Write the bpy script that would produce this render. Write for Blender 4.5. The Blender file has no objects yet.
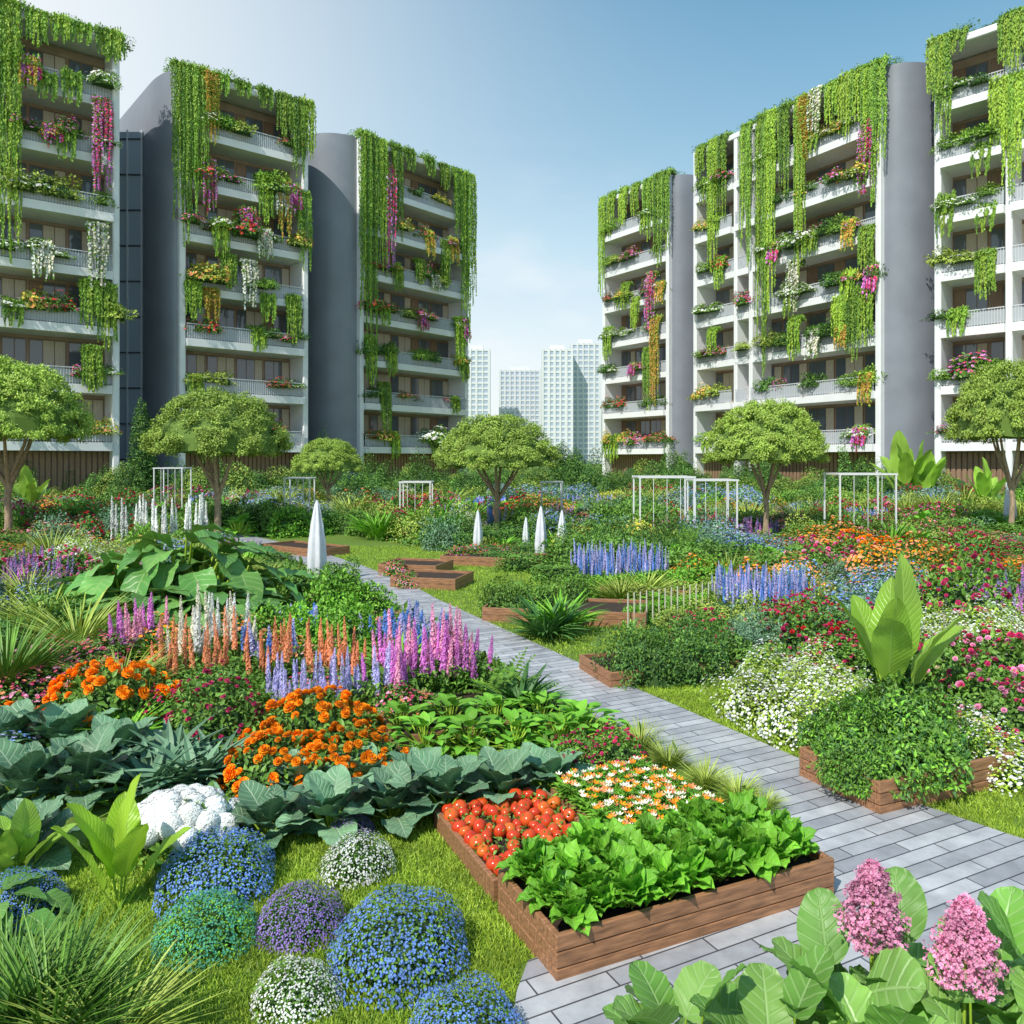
import bpy, math, numpy as np
from mathutils import Matrix, Vector
R=np.random.default_rng(11)
CH=2.6; F=800.0; HY=460.0
def spot(px,py):
    d=CH*F/(py-HY); return np.array([(px-512)/F*d,d])
# ---------------------------------------------------------------- materials
def newmat(name):
    m=bpy.data.materials.new(name); m.use_nodes=True
    nt=m.node_tree; b=nt.nodes['Principled BSDF']; return m,nt,b
def N(nt,t,**k):
    n=nt.nodes.new(t)
    for a,v in k.items(): setattr(n,a,v)
    return n
def mth(nt,op,a,b=None,clamp=False,c=None):
    n=N(nt,'ShaderNodeMath',operation=op); n.use_clamp=clamp
    for i,x in enumerate([a,b,c]):
        if x is None: continue
        if isinstance(x,(int,float)): n.inputs[i].default_value=x
        else: nt.links.new(x,n.inputs[i])
    return n.outputs[0]
def mixc(nt,f,a,b,bt='MIX'):
    n=N(nt,'ShaderNodeMix',data_type='RGBA',blend_type=bt)
    for i,x in ((0,f),(6,a),(7,b)):
        if isinstance(x,(int,float)): n.inputs[i].default_value=x
        elif isinstance(x,tuple): n.inputs[i].default_value=(*x[:3],1)
        else: nt.links.new(x,n.inputs[i])
    return n.outputs[2]
MC={}
def leafm(name,c1,c2,tr=0,rough=.5,vein=0,cv=None,spec=.35):
    if name in MC: return MC[name]
    m,nt,b=newmat(name)
    g=N(nt,'ShaderNodeNewGeometry'); oi=N(nt,'ShaderNodeObjectInfo')
    col=mixc(nt,g.outputs['Random Per Island'],c1,c2)
    f=mth(nt,'MULTIPLY_ADD',oi.outputs['Random'],.45,c=.8)
    tc=N(nt,'ShaderNodeTexCoord'); no=N(nt,'ShaderNodeTexNoise'); no.inputs['Scale'].default_value=3.5; no.inputs['Detail'].default_value=0
    nt.links.new(tc.outputs['Object'],no.inputs['Vector'])
    f=mth(nt,'MULTIPLY',f,mth(nt,'MULTIPLY_ADD',no.outputs[0],.9,c=.55))
    vs=N(nt,'ShaderNodeVectorMath',operation='SCALE'); nt.links.new(col,vs.inputs[0]); nt.links.new(f,vs.inputs[3]); col=vs.outputs[0]
    if vein:
        at=N(nt,'ShaderNodeAttribute',attribute_name='lc'); sp=N(nt,'ShaderNodeSeparateXYZ')
        nt.links.new(at.outputs['Vector'],sp.inputs[0])
        au=mth(nt,'ABSOLUTE',sp.outputs[0])
        q=mth(nt,'SUBTRACT',sp.outputs[1],mth(nt,'MULTIPLY',au,.22))
        s=mth(nt,'SINE',mth(nt,'MULTIPLY',q,vein*6.283))
        s=mth(nt,'POWER',mth(nt,'MULTIPLY_ADD',s,.5,c=.5),7.0)
        mid=mth(nt,'SUBTRACT',1.0,mth(nt,'MULTIPLY',au,12.0),clamp=True)
        v=mth(nt,'MAXIMUM',mth(nt,'MULTIPLY',s,.55),mid)
        col=mixc(nt,mth(nt,'MULTIPLY',v,.6),col,cv or (.3,.42,.15))
        bp=N(nt,'ShaderNodeBump'); bp.inputs['Strength'].default_value=.5; bp.inputs['Distance'].default_value=.01; bp.invert=True
        nt.links.new(v,bp.inputs['Height']); nt.links.new(bp.outputs[0],b.inputs['Normal'])
    nt.links.new(col,b.inputs['Base Color'])
    b.inputs['Roughness'].default_value=rough; b.inputs['Specular IOR Level'].default_value=spec
    if tr>0:
        t=N(nt,'ShaderNodeBsdfTranslucent'); nt.links.new(mixc(nt,.35,col,(.45,.6,.06) if c1[1]>c1[0] and c1[2]<.1 else c2),t.inputs[0])
        mx=N(nt,'ShaderNodeMixShader'); mx.inputs[0].default_value=tr
        nt.links.new(b.outputs[0],mx.inputs[1]); nt.links.new(t.outputs[0],mx.inputs[2])
        nt.links.new(mx.outputs[0],nt.nodes['Material Output'].inputs[0])
    MC[name]=m; return m
def plain(name,c,rough=.6,metal=0,noise=0,nscale=4,spec=.5,stretch=(1,1,1),bump=0):
    if name in MC: return MC[name]
    m,nt,b=newmat(name)
    b.inputs['Roughness'].default_value=rough; b.inputs['Metallic'].default_value=metal; b.inputs['Specular IOR Level'].default_value=spec
    b.inputs['Base Color'].default_value=(*c,1)
    if noise:
        tc=N(nt,'ShaderNodeTexCoord'); mp=N(nt,'ShaderNodeMapping'); mp.inputs['Scale'].default_value=stretch
        no=N(nt,'ShaderNodeTexNoise'); no.inputs['Scale'].default_value=nscale; no.inputs['Detail'].default_value=6
        nt.links.new(tc.outputs['Object'],mp.inputs[0]); nt.links.new(mp.outputs[0],no.inputs['Vector'])
        f=mth(nt,'MULTIPLY_ADD',no.outputs[0],2.4,clamp=True,c=-.7)
        nt.links.new(mixc(nt,f,tuple(x*(1-noise) for x in c),tuple(min(.92,x*(1+noise*.6)) for x in c)),b.inputs['Base Color'])
        if bump:
            bp=N(nt,'ShaderNodeBump'); bp.inputs['Strength'].default_value=bump; bp.inputs['Distance'].default_value=.01
            nt.links.new(no.outputs[0],bp.inputs['Height']); nt.links.new(bp.outputs[0],b.inputs['Normal'])
    MC[name]=m; return m
G_mid=leafm('leaf_mid',(.07,.18,.02),(.19,.36,.05))
G_dark=leafm('leaf_dark',(.035,.12,.025),(.10,.23,.05))
G_lime=leafm('leaf_lime',(.24,.40,.025),(.44,.62,.07))
G_yel=leafm('leaf_yellowgreen',(.26,.37,.045),(.46,.55,.11))
G_blue=leafm('leaf_bluegreen',(.11,.23,.12),(.22,.38,.22))
G_tree=leafm('leaf_tree',(.23,.38,.04),(.46,.60,.11))
G_vine=leafm('leaf_vine',(.13,.28,.025),(.30,.50,.06))
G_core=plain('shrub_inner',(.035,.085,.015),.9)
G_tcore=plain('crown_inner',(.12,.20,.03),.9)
G_bright=leafm('leaf_bright',(.10,.31,.02),(.27,.56,.05))
L_let=leafm('lettuce_leaf',(.10,.36,.015),(.26,.62,.05),tr=.15,vein=6,cv=(.4,.65,.15))
L_host=leafm('hosta_leaf',(.09,.22,.11),(.20,.36,.19),vein=9,cv=(.45,.56,.38),rough=.4)
L_big=leafm('broad_leaf',(.07,.24,.045),(.20,.42,.09),tr=.12,vein=8,cv=(.4,.55,.2),rough=.35)
L_ban=leafm('paddle_leaf',(.32,.58,.02),(.46,.72,.06),tr=.35,vein=16,cv=(.55,.76,.14),rough=.35)
L_ban2=leafm('paddle_leaf_pale',(.26,.50,.04),(.38,.62,.09),tr=.3,vein=16,cv=(.5,.7,.18),rough=.3)
L_round=leafm('round_leaf',(.13,.34,.05),(.26,.48,.10),tr=.15,vein=6,cv=(.46,.66,.28),rough=.38)
def fm(n,a,b,tr=0): return leafm('petal_'+n,a,b,tr=tr,rough=.6,spec=.2)
P_blue=fm('blue',(.07,.18,.62),(.22,.42,.88)); P_purp=fm('purple',(.2,.11,.42),(.42,.28,.7))
P_teal=fm('teal',(.05,.40,.20),(.18,.6,.42)); P_white=fm('white',(.80,.81,.76),(.9,.9,.88))
P_or=fm('orange',(.9,.2,.005),(.98,.38,.01)); P_red=fm('red',(.55,.015,.02),(.85,.04,.05))
P_crim=fm('crimson',(.55,.02,.12),(.85,.08,.27)); P_pink=fm('pink',(.75,.2,.42),(.92,.48,.64))
P_mag=fm('magenta',(.55,.09,.5),(.86,.34,.78)); P_lav=fm('lavender',(.38,.36,.74),(.66,.62,.92))
P_coral=fm('coral',(.85,.24,.1),(.93,.42,.22)); P_yel=fm('yellow',(.8,.55,.03),(.92,.74,.12)); P_cream=fm('cream',(.82,.76,.55),(.92,.88,.76))
P_amb=fm('amber',(.50,.26,.05),(.72,.46,.10))
def tommat():
    m,nt,b=newmat('tomato_skin'); oi=N(nt,'ShaderNodeObjectInfo'); tc=N(nt,'ShaderNodeTexCoord'); no=N(nt,'ShaderNodeTexNoise'); no.inputs['Scale'].default_value=2
    nt.links.new(tc.outputs['Object'],no.inputs['Vector'])
    r=mth(nt,'POWER',oi.outputs['Random'],2.2); c=mixc(nt,r,(.60,.022,.012),(.80,.17,.02)); c=mixc(nt,mth(nt,'MULTIPLY',no.outputs[0],.35),c,(.8,.2,.03))
    nt.links.new(c,b.inputs['Base Color']); b.inputs['Roughness'].default_value=.2; return m
TOM=tommat()
WHT=plain('white_render',(.87,.875,.88),.55,noise=.05,nscale=1.2)
DRK=plain('grey_cladding',(.25,.27,.31),.4,noise=.12,nscale=.5)
BLK=plain('dark_metal',(.07,.08,.10),.4)
WALL=plain('brown_wall',(.42,.30,.22),.7,noise=.2,nscale=1)
WOODF=plain('wood_slat',(.30,.19,.12),.6,noise=.3,nscale=3,stretch=(6,6,.5))
GLS=plain('window_glass',(.12,.14,.17),.06,spec=.9)
CUR=plain('curtain',(.62,.54,.43),.8,noise=.3,nscale=8,stretch=(6,1,.2))
FRM=plain('bronze_frame',(.24,.15,.10),.4)
MET=plain('grey_metal',(.62,.64,.67),.35)
WMET=plain('white_metal',(.74,.75,.75),.4)
FAB=plain('white_canvas',(.74,.75,.79),.8,noise=.1,nscale=5)
SOIL=plain('soil',(.05,.03,.018),.95,noise=.5,nscale=40,bump=.8)
BARK=plain('bark',(.42,.31,.2),.9,noise=.45,nscale=6,stretch=(4,4,1),bump=.8)
PLANK=plain('garden_timber',(.38,.185,.09),.55,noise=.5,nscale=5,stretch=(1.2,9,9),bump=.4)
def panelglass():
    m,nt,b=newmat('frosted_panel'); b.inputs['Base Color'].default_value=(.6,.64,.67,1); b.inputs['Roughness'].default_value=.25
    t=N(nt,'ShaderNodeBsdfTransparent'); mx=N(nt,'ShaderNodeMixShader'); mx.inputs[0].default_value=.4
    nt.links.new(b.outputs[0],mx.inputs[1]); nt.links.new(t.outputs[0],mx.inputs[2]); nt.links.new(mx.outputs[0],nt.nodes['Material Output'].inputs[0]); return m
FROST=panelglass()
# ---------------------------------------------------------------- mesh builder
class MB:
    def __init__(s): s.V=[];s.L=[];s.F=[];s.n=0;s.mats=[]
    def mi(s,m):
        if m not in s.mats: s.mats.append(m)
        return s.mats.index(m)
    def add(s,V,F,m,L=None):
        V=np.asarray(V,float).reshape(-1,3); F=np.asarray(F,int)
        s.F.append((F+s.n,np.full(len(F),s.mi(m)))); s.V.append(V); s.L.append(np.zeros_like(V) if L is None else L); s.n+=len(V)
    def inst(s,T,P,M,mats):
        V,Fs,L=T; n=len(P); k=len(V)
        if n==0: return
        W=np.einsum('nij,kj->nki',M,V)+P[:,None,:]
        off=(s.n+np.arange(n)*k)[:,None,None]
        if not isinstance(mats,(list,tuple)): mats=[mats]
        for gi,Fq in enumerate(Fs):
            FF=(Fq[None]+off).reshape(-1,Fq.shape[1])
            m=mats[min(gi,len(mats)-1)]
            s.F.append((FF,np.full(len(FF),s.mi(m))))
        s.V.append(W.reshape(-1,3)); s.L.append(np.tile(L,(n,1))); s.n+=n*k
    def box(s,x0,x1,y0,y1,z0,z1,m):
        V=[(x,y,z) for z in(z0,z1) for y in(y0,y1) for x in(x0,x1)]
        s.add(V,[(0,2,3,1),(4,5,7,6),(0,1,5,4),(2,6,7,3),(0,4,6,2),(1,3,7,5)],m)
    def tube(s,pts,rad,m,seg=8):
        pts=np.asarray(pts,float); n=len(pts); V=[]
        for i in range(n):
            t=pts[min(i+1,n-1)]-pts[max(i-1,0)]; t/=np.linalg.norm(t)+1e-9
            a=np.cross(t,[.3,.9,.1]); a/=np.linalg.norm(a)+1e-9; b=np.cross(t,a)
            for j in range(seg):
                g=2*math.pi*j/seg; V.append(pts[i]+rad[i]*(a*math.cos(g)+b*math.sin(g)))
        Fc=[(i*seg+j,i*seg+(j+1)%seg,(i+1)*seg+(j+1)%seg,(i+1)*seg+j) for i in range(n-1) for j in range(seg)]
        s.add(V,Fc,m)
    def mesh(s,name,smooth=False):
        me=bpy.data.meshes.new(name); V=np.concatenate(s.V); L=np.concatenate(s.L)
        me.vertices.add(len(V)); me.vertices.foreach_set('co',V.ravel())
        lv=np.concatenate([f.ravel() for f,_ in s.F]); tot=np.concatenate([np.full(len(f),f.shape[1]) for f,_ in s.F])
        mi=np.concatenate([m for _,m in s.F])
        me.loops.add(len(lv)); me.loops.foreach_set('vertex_index',lv.astype(np.int32))
        me.polygons.add(len(tot)); st=np.concatenate([[0],np.cumsum(tot)[:-1]])
        me.polygons.foreach_set('loop_start',st.astype(np.int32))
        for m in s.mats: me.materials.append(m)
        me.polygons.foreach_set('material_index',mi.astype(np.int32))
        me.polygons.foreach_set('use_smooth',np.full(len(tot),smooth))
        a=me.attributes.new('lc','FLOAT_VECTOR','POINT'); a.data.foreach_set('vector',L.ravel().astype(np.float32))
        me.update(calc_edges=True); return me
def nrm(a): return a/(np.linalg.norm(a,axis=-1,keepdims=True)+1e-9)
def fr(D,Nn,s):
    Y=nrm(D);X=nrm(np.cross(Y,Nn));Z=np.cross(X,Y);return np.stack([X,Y,Z],-1)*np.asarray(s).reshape(-1,1,1)
def frz(Nn,s):
    Z=nrm(Nn);X=nrm(np.cross(Z,R.normal(size=Z.shape)));Y=np.cross(Z,X);return np.stack([X,Y,Z],-1)*np.asarray(s).reshape(-1,1,1)
def leafT(w=.3,n=2,c=1,fold=.15,droop=.2,ruf=0,base=0.0,pw=.75,rib=0,tipw=1.0):
    V=[];L=[]
    for i in range(n+1):
        t=i/n; ww=w*(math.sin(math.pi*min(1,max(0,t))**pw)**tipw if t<1 else 0)
        if i==0: ww=w*base
        if i==n: ww=w*.02
        for j in range(-c,c+1):
            u=j/c
            z=fold*abs(u)*ww*2-droop*t*t+ruf*math.sin(t*19+u*3)*abs(u)**1.5+rib*math.cos((t-.22*abs(u))*2*math.pi*9)*(abs(u)>.05)
            V.append((u*ww,t*(1-.12*droop),z)); L.append((u,t,0))
    k=2*c+1
    Fq=[(i*k+j,i*k+j+1,(i+1)*k+j+1,(i+1)*k+j) for i in range(n) for j in range(k-1)]
    return (np.array(V),[np.array(Fq)],np.array(L))
DIA=(np.array([(0,0,0),(.27,.45,.05),(0,1,-.08),(-.27,.45,.05)]),[np.array([(0,1,2,3)])],np.zeros((4,3)))
OV=leafT(.27,3,1)
def flowT(n=5,w=.42,cup=.25,cr=.18):
    V=[];Fp=[];
    for i in range(n):
        a=2*math.pi*i/n; ca,sa=math.cos(a),math.sin(a)
        for r,o,z in((.05,0,0),(.65,w,cup*.6),(1,0,cup),(.65,-w,cup*.6)):
            V.append((r*ca-o*sa,r*sa+o*ca,z))
        Fp.append((4*i,4*i+1,4*i+2,4*i+3))
    b=len(V)
    for i in range(5):
        a=2*math.pi*i/5; V.append((cr*math.cos(a),cr*math.sin(a),.12))
    return (np.array(V),[np.array(Fp),np.array([tuple(range(b,b+5))])],np.zeros((len(V),3)))
FL5=flowT(5); FL4=flowT(4,.45)
def pomT(layers=4,n=8):
    V=[];Fp=[]
    for l in range(layers):
        q=l/(layers-1); el=-.15+1.35*q
        for i in range(n):
            a=2*math.pi*(i+l*.5)/n; ca,sa=math.cos(a),math.sin(a); b=len(V); w=(.42*math.cos(el)+.1)
            pr=lambda e,rr: (rr*math.cos(e),rr*.85*math.sin(e)+.3)
            for rr,o,e in((.2,0,el),(.75,w,el),(1,w*.6,el+.1),(1.04,0,el-.02),(1,-w*.6,el+.1),(.75,-w,el)):
                r_,z=pr(e,rr); V.append((r_*ca-o*sa,r_*sa+o*ca,z))
            Fp.append((b,b+1,b+2,b+3,b+4,b+5))
    return (np.array(V),[np.array(Fp)],np.zeros((len(V),3)))
POM=pomT()
def sphT(a=10,b=7,sq=1.0):
    V=[];
    for i in range(b+1):
        ph=math.pi*i/b
        for j in range(a):
            th=2*math.pi*j/a; V.append((math.sin(ph)*math.cos(th),math.sin(ph)*math.sin(th),math.cos(ph)*sq))
    Fq=[(i*a+j,(i+1)*a+j,(i+1)*a+(j+1)%a,i*a+(j+1)%a) for i in range(b) for j in range(a)]
    return (np.array(V),[np.array(Fq)],np.zeros((len(V),3)))
# ---------------------------------------------------------------- objects
def link(o): bpy.context.scene.collection.objects.link(o); return o
def thing(o,label,cat,group=None,kind=None):
    if label:o['label']=label
    if cat:o['category']=cat
    if group:o['group']=group
    if kind:o['kind']=kind
    return o
def empty(name,mat,label,cat,group=None):
    e=link(bpy.data.objects.new(name,None)); e.matrix_world=mat; e.empty_display_size=.2
    return thing(e,label,cat,group)
def part(name,me,par,mat=None):
    o=link(bpy.data.objects.new(name,me)); o.parent=par
    if mat is not None:o.matrix_local=mat
    return o
KD={}
def kind(name,root,parts,label,cat,group): KD[name]=dict(root=root,parts=parts,label=label,cat=cat,group=group)
RES=[]
def place(k,x,y,w,h=None,z=0,rot=None,label=None,rad=None):
    K=KD[k]; nm=k.split('|')[0]
    o=link(bpy.data.objects.new(nm,K['root'])); hh=w if h is None else h
    o.matrix_world=Matrix.LocRotScale(Vector((x,y,z)),Matrix.Rotation(R.uniform(0,6.28) if rot is None else rot,3,'Z').to_quaternion(),Vector((w,w,hh)))
    thing(o,label or K['label'],K['cat'],K['group'])
    for pn,me in K['parts']: part(pn,me,o)
    RES.append((x,y,rad if rad is not None else w*.45)); return o
def pl(k,px,py,wpx,hr=1.0,z=0,rot=None,label=None,rad=None):
    p=spot(px,py); w=wpx*p[1]/F; return place(k,p[0],p[1],w,w*hr,z,rot,label,rad)
def hemi(n,lo=-.05):
    z=R.uniform(lo,1,n); a=R.uniform(0,2*math.pi,n); r=np.sqrt(np.clip(1-z*z,0,1)); return np.stack([r*np.cos(a),r*np.sin(a),z],1)
UP=np.array([0,0,1.0])
def bush(name,lm,fm_=None,nl=1400,ls=.07,lT=OV,nf=0,fs=.03,fT=FL5,h=.7,shell=.35,amp=.14,center=None,core=True):
    center=center or P_yel
    kk=R.normal(size=(5,3))*3.2; pp=R.uniform(0,6,5)
    def lumps(D): return 1+amp*np.sin(D@kk.T+pp).sum(1)/2
    m=MB(); D=hemi(nl); rr=lumps(D)*(1-shell*R.random(nl)**1.5)
    P=D*rr[:,None]*np.array([.5,.5,h]); P[:,2]=np.maximum(P[:,2],.01)
    Dr=nrm(R.normal(size=(nl,3))*.8+D*.55+UP*.1); Nn=D+UP*.5+R.normal(size=(nl,3))*.35
    lms=lm if isinstance(lm,list) else [lm]
    idx=R.integers(0,len(lms),nl)
    for i,mm in enumerate(lms):
        q=idx==i; m.inst(lT,P[q],fr(Dr[q],Nn[q],ls*R.uniform(.6,1.3,q.sum())),mm)
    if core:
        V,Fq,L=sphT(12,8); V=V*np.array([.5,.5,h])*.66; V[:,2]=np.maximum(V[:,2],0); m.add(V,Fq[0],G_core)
    root=m.mesh(name); parts=[]
    if nf:
        f=MB(); D2=hemi(nf,.02)
        P2=D2*(lumps(D2)*R.uniform(.95,1.07,nf))[:,None]*np.array([.5,.5,h])
        fms=fm_ if isinstance(fm_,list) else [fm_]; idx=R.integers(0,len(fms),nf)
        for i,mm in enumerate(fms):
            q=idx==i; f.inst(fT,P2[q],frz(D2[q]+UP*.5+R.normal(size=(q.sum(),3))*.25,fs*R.uniform(.7,1.25,q.sum())),[mm,center])
        parts=[('flowers',f.mesh(name+'_flowers'))]
    return root,parts
def B(name,label,cat,*a,**k):
    r,p=bush(name.replace('|','_'),*a,**k); kind(name,r,p,label,cat,cat+' plantings in the garden')
B('flower_mound|blue','low dome of tiny blue flowers on the lawn','flower mound',G_mid,P_blue,nl=1800,ls=.04,nf=3400,fs=.0095,h=.43,amp=.07,center=P_white)
B('flower_mound|purple','low dome of tiny purple flowers on the lawn','flower mound',G_dark,P_purp,nl=1800,ls=.04,nf=3000,fs=.010,h=.43,amp=.06,center=P_lav)
B('flower_mound|teal','low rounded clump of teal green tiny blooms','flower mound',G_bright,P_teal,nl=2200,ls=.03,nf=3000,fs=.010,h=.43,amp=.06,center=P_teal)
B('flower_mound|white','low dome of tiny white flowers on the lawn','flower mound',G_mid,P_white,nl=2000,ls=.04,nf=1700,fs=.012,h=.42,amp=.07)
B('marigold_bush','bush of round bright orange marigold heads','marigold',G_mid,P_or,nl=1500,ls=.06,nf=125,fs=.04,fT=POM,h=.42,amp=.07)
B('rose_bush|crimson','leafy bush covered in crimson pink roses','rose bush',G_mid,P_crim,nl=1500,ls=.07,nf=130,fs=.028,fT=POM,h=.62)
B('rose_bush|red','leafy bush dotted with red roses','rose bush',[G_dark,G_mid],[P_red,P_crim],nl=1500,ls=.07,nf=110,fs=.028,fT=POM,h=.65)
B('rose_bush|pink','leafy bush with soft pink roses','rose bush',G_mid,[P_pink,P_crim],nl=1400,ls=.075,nf=80,fs=.034,fT=POM,h=.65)
B('hydrangea_bush','cluster of large white hydrangea puffs','hydrangea',G_mid,nl=700,ls=.09,nf=0,h=.38)
B('daisy_bush','billowing bush covered in small white flowers','white flower bush',[G_yel,G_lime],P_white,nl=2200,ls=.045,nf=900,fs=.016,h=.6,amp=.26)
B('flower_bush|orange','bush of small bright orange flowers','flower bush',G_mid,[P_or,P_coral],nl=1300,ls=.065,nf=420,fs=.03,h=.55,amp=.22)
B('flower_bush|yellow','bush of small yellow flowers','flower bush',G_yel,P_yel,nl=1300,ls=.065,nf=260,fs=.022,h=.55,amp=.22)
B('flower_bush|blue','bush of small pale blue flowers','flower bush',G_blue,[P_blue,P_lav],nl=1300,ls=.065,nf=500,fs=.023,h=.55,amp=.22)
B('flower_bush|pink','low bush of pink and coral flowers','flower bush',G_mid,[P_pink,P_coral,P_crim],nl=1300,ls=.065,nf=400,fs=.026,h=.5,amp=.22)
B('flower_bush|red','low bush of red and magenta flowers','flower bush',G_mid,[P_red,P_crim,P_mag],nl=1300,ls=.065,nf=400,fs=.026,h=.5,amp=.22)
B('green_shrub','rounded medium green leafy shrub','shrub',G_mid,nl=2200,ls=.065,h=.65,amp=.26)
B('dark_shrub','dense dark green leafy shrub','dark shrub',[G_dark,G_mid],nl=2600,ls=.055,h=.65,amp=.26)
B('bright_shrub','fresh bright green leafy shrub','bright shrub',G_bright,nl=2200,ls=.07,h=.6,amp=.26)
B('silver_shrub','soft grey green shrub','silver shrub',G_blue,nl=2400,ls=.05,h=.62,amp=.24)
B('golden_shrub','yellow green leafy shrub','golden shrub',G_yel,nl=2200,ls=.055,h=.62,amp=.26)
B('border_shrub|dark','tall dense dark green border shrub','border shrub',[G_dark,G_mid],nl=5500,ls=.04,h=.8,amp=.3)
B('border_shrub|mid','tall leafy mid green border shrub','border shrub',[G_mid,G_yel],nl=5500,ls=.04,h=.85,amp=.3)
B('cascading_basil','dense cascading green herb bush','herb bush',[G_bright,G_mid,G_mid,G_dark],nl=4800,ls=.055,lT=leafT(.24,3,1,droop=.4),h=.6,amp=.16)
B('cypress','slender upright dark green cypress','cypress',[G_dark,G_mid],nl=6000,ls=.08,h=4.2,amp=.05)
K=KD['hydrangea_bush']; f=MB()
for i in range(24):
    a=i*2.4; q=math.sqrt((i+.5)/24); c=np.array([.42*q*math.cos(a),.42*q*math.sin(a),.36*math.sqrt(1-.8*q*q)]); n=360; d=nrm(R.normal(size=(n,3))); r=R.uniform(.095,.125)
    V,Fq,L=sphT(12,8); f.add(V*r*.97+c,Fq[0],P_white)
    f.inst(FL4,c+d*r,frz(d+R.normal(size=(n,3))*.06,np.full(n,.018)),[P_white,P_white])
K['parts']=[('flowers',f.mesh('hydrangea_flowers',True))]
def spikes(name,label,cat,fms,n=8,hgt=1.1,fr_=.6,rad=.06,lm=G_mid,nl=260,fs=.028,nflo=160,spread=.42):
    m=MB(); f=MB()
    for i in range(n):
        a=R.uniform(0,6.28); r=spread*math.sqrt(R.random()); b=np.array([r*math.cos(a),r*math.sin(a),0]); H=hgt*R.uniform(.65,1.08)
        tip=b*1.2+np.array([R.normal()*.035,R.normal()*.035,H]); m.tube([b,(b+tip)/2+R.normal(size=3)*.01,tip],[.012,.009,.003],G_mid,5)
        t=np.linspace(1-fr_,1,nflo)+R.normal(size=nflo)*.006; az=np.arange(nflo)*2.4+R.normal(size=nflo)*.3
        o=np.stack([np.cos(az),np.sin(az),.35*np.ones(nflo)],1); q=(1-((t-(1-fr_))/fr_))
        rr=rad*(.1+.9*np.clip(q,0,1)**.75)*R.uniform(.7,1.15,nflo)
        P=b+(tip-b)*t[:,None]+o*rr[:,None]
        mm=fms[i%len(fms)]; f.inst(FL4,P,frz(o+R.normal(size=o.shape)*.3,fs*(.35+.65*np.clip(q,0,1)**.5)*R.uniform(.7,1.2,nflo)),[mm,mm])
    az=R.uniform(0,6.28,nl); rr=.5*np.sqrt(R.random(nl)); z=R.uniform(.03,hgt*.42,nl)
    P=np.stack([rr*np.cos(az),rr*np.sin(az),z],1); D=np.stack([np.cos(az),np.sin(az),R.uniform(-.1,.8,nl)],1)+R.normal(size=(nl,3))*.5
    m.inst(OV,P,fr(D,UP+R.normal(size=(nl,3))*.3,R.uniform(.09,.17,nl)),lm)
    kind(name,m.mesh(name.replace('|','_')),[('flowers',f.mesh(name.replace('|','_')+'_fl'))],label,cat,cat+' drifts')
spikes('lupin|magenta','clump of tall magenta pink lupin spikes','lupin',[P_mag,P_mag,P_pink])
spikes('lupin|lavender','clump of lavender blue lupin spikes','lupin',[P_lav])
spikes('lupin|orange','clump of coral orange lupin spikes','lupin',[P_coral])
spikes('lupin|white','clump of creamy white lupin spikes','lupin',[P_white,P_cream])
spikes('lupin|pink','clump of soft pink lupin spikes','lupin',[P_pink,P_mag])
spikes('lavender','patch of violet lavender spikes','lavender',[P_purp,P_mag],n=16,hgt=.8,rad=.03,fs=.025,nflo=50)
spikes('delphinium','clump of blue delphinium spikes','delphinium',[P_blue,P_lav],n=13,hgt=1.0,rad=.04,fs=.032,nflo=90)
spikes('foxtail_lily','clump of very tall thin white flower spikes','foxtail lily',[P_white],n=3,hgt=1.6,rad=.07,fs=.06,nflo=140,fr_=.7)
def tuft(name,label,cat,n,hgt,lm,spread=.12,w=.035,droop=.5,ang=.9):
    T=leafT(w,7,1,fold=.3,droop=droop,base=.8,pw=1.1); m=MB()
    az=R.uniform(0,6.28,n); r=spread*np.sqrt(R.random(n)); P=np.stack([r*np.cos(az),r*np.sin(az),np.zeros(n)],1)
    a=R.random(n)**.8*ang; D=np.stack([np.cos(az)*np.sin(a),np.sin(az)*np.sin(a),np.cos(a)+.15],1)+R.normal(size=(n,3))*.08
    Nn=np.stack([-np.cos(az),-np.sin(az),np.full(n,1.2)],1)
    m.inst(T,P,fr(D,Nn,hgt*R.uniform(.6,1.1,n)),lm); kind(name,m.mesh(name.replace('|','_')),[],label,cat,cat+' clumps')
tuft('ornamental_grass|fine','fountain of fine arching green grass blades','ornamental grass',360,.85,G_mid,w=.011,droop=.4,ang=.7)
tuft('ornamental_grass|pale','tuft of pale green ornamental grass','ornamental grass',260,.9,G_yel,w=.012,droop=.5,ang=.7)
tuft('strap_leaf_plant','dark green arching strap leaved clump','strap leaf plant',110,.7,G_dark,w=.045,droop=.5,ang=1.0)
tuft('strap_leaf_plant|blue','blue green arching strap leaved clump','strap leaf plant',70,.62,G_blue,w=.085,droop=.6,ang=1.0)
tuft('strap_leaf_plant|bright','bright green arching strap leaved clump','strap leaf plant',110,.8,G_bright,w=.035,droop=.5,ang=.9)
def frond():
    V=[];Fq=[];n=16
    for i in range(1,n):
        t=i/n; w=.22*math.sin(math.pi*t**.7)
        for sgn in(-1,1):
            b=len(V); y=t; z=-.35*t*t
            V+= [(0,y,z),(sgn*w*.5,y+.05,z+.015),(sgn*w,y+.035,z-.02),(sgn*w*.5,y-.0,z+.01)]; Fq.append((b,b+1,b+2,b+3))
    return (np.array(V),[np.array(Fq)],np.zeros((len(V),3)))
FRD=frond(); m=MB(); n=30; az=np.arange(n)*2.4; a=R.uniform(.3,1.2,n)
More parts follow.
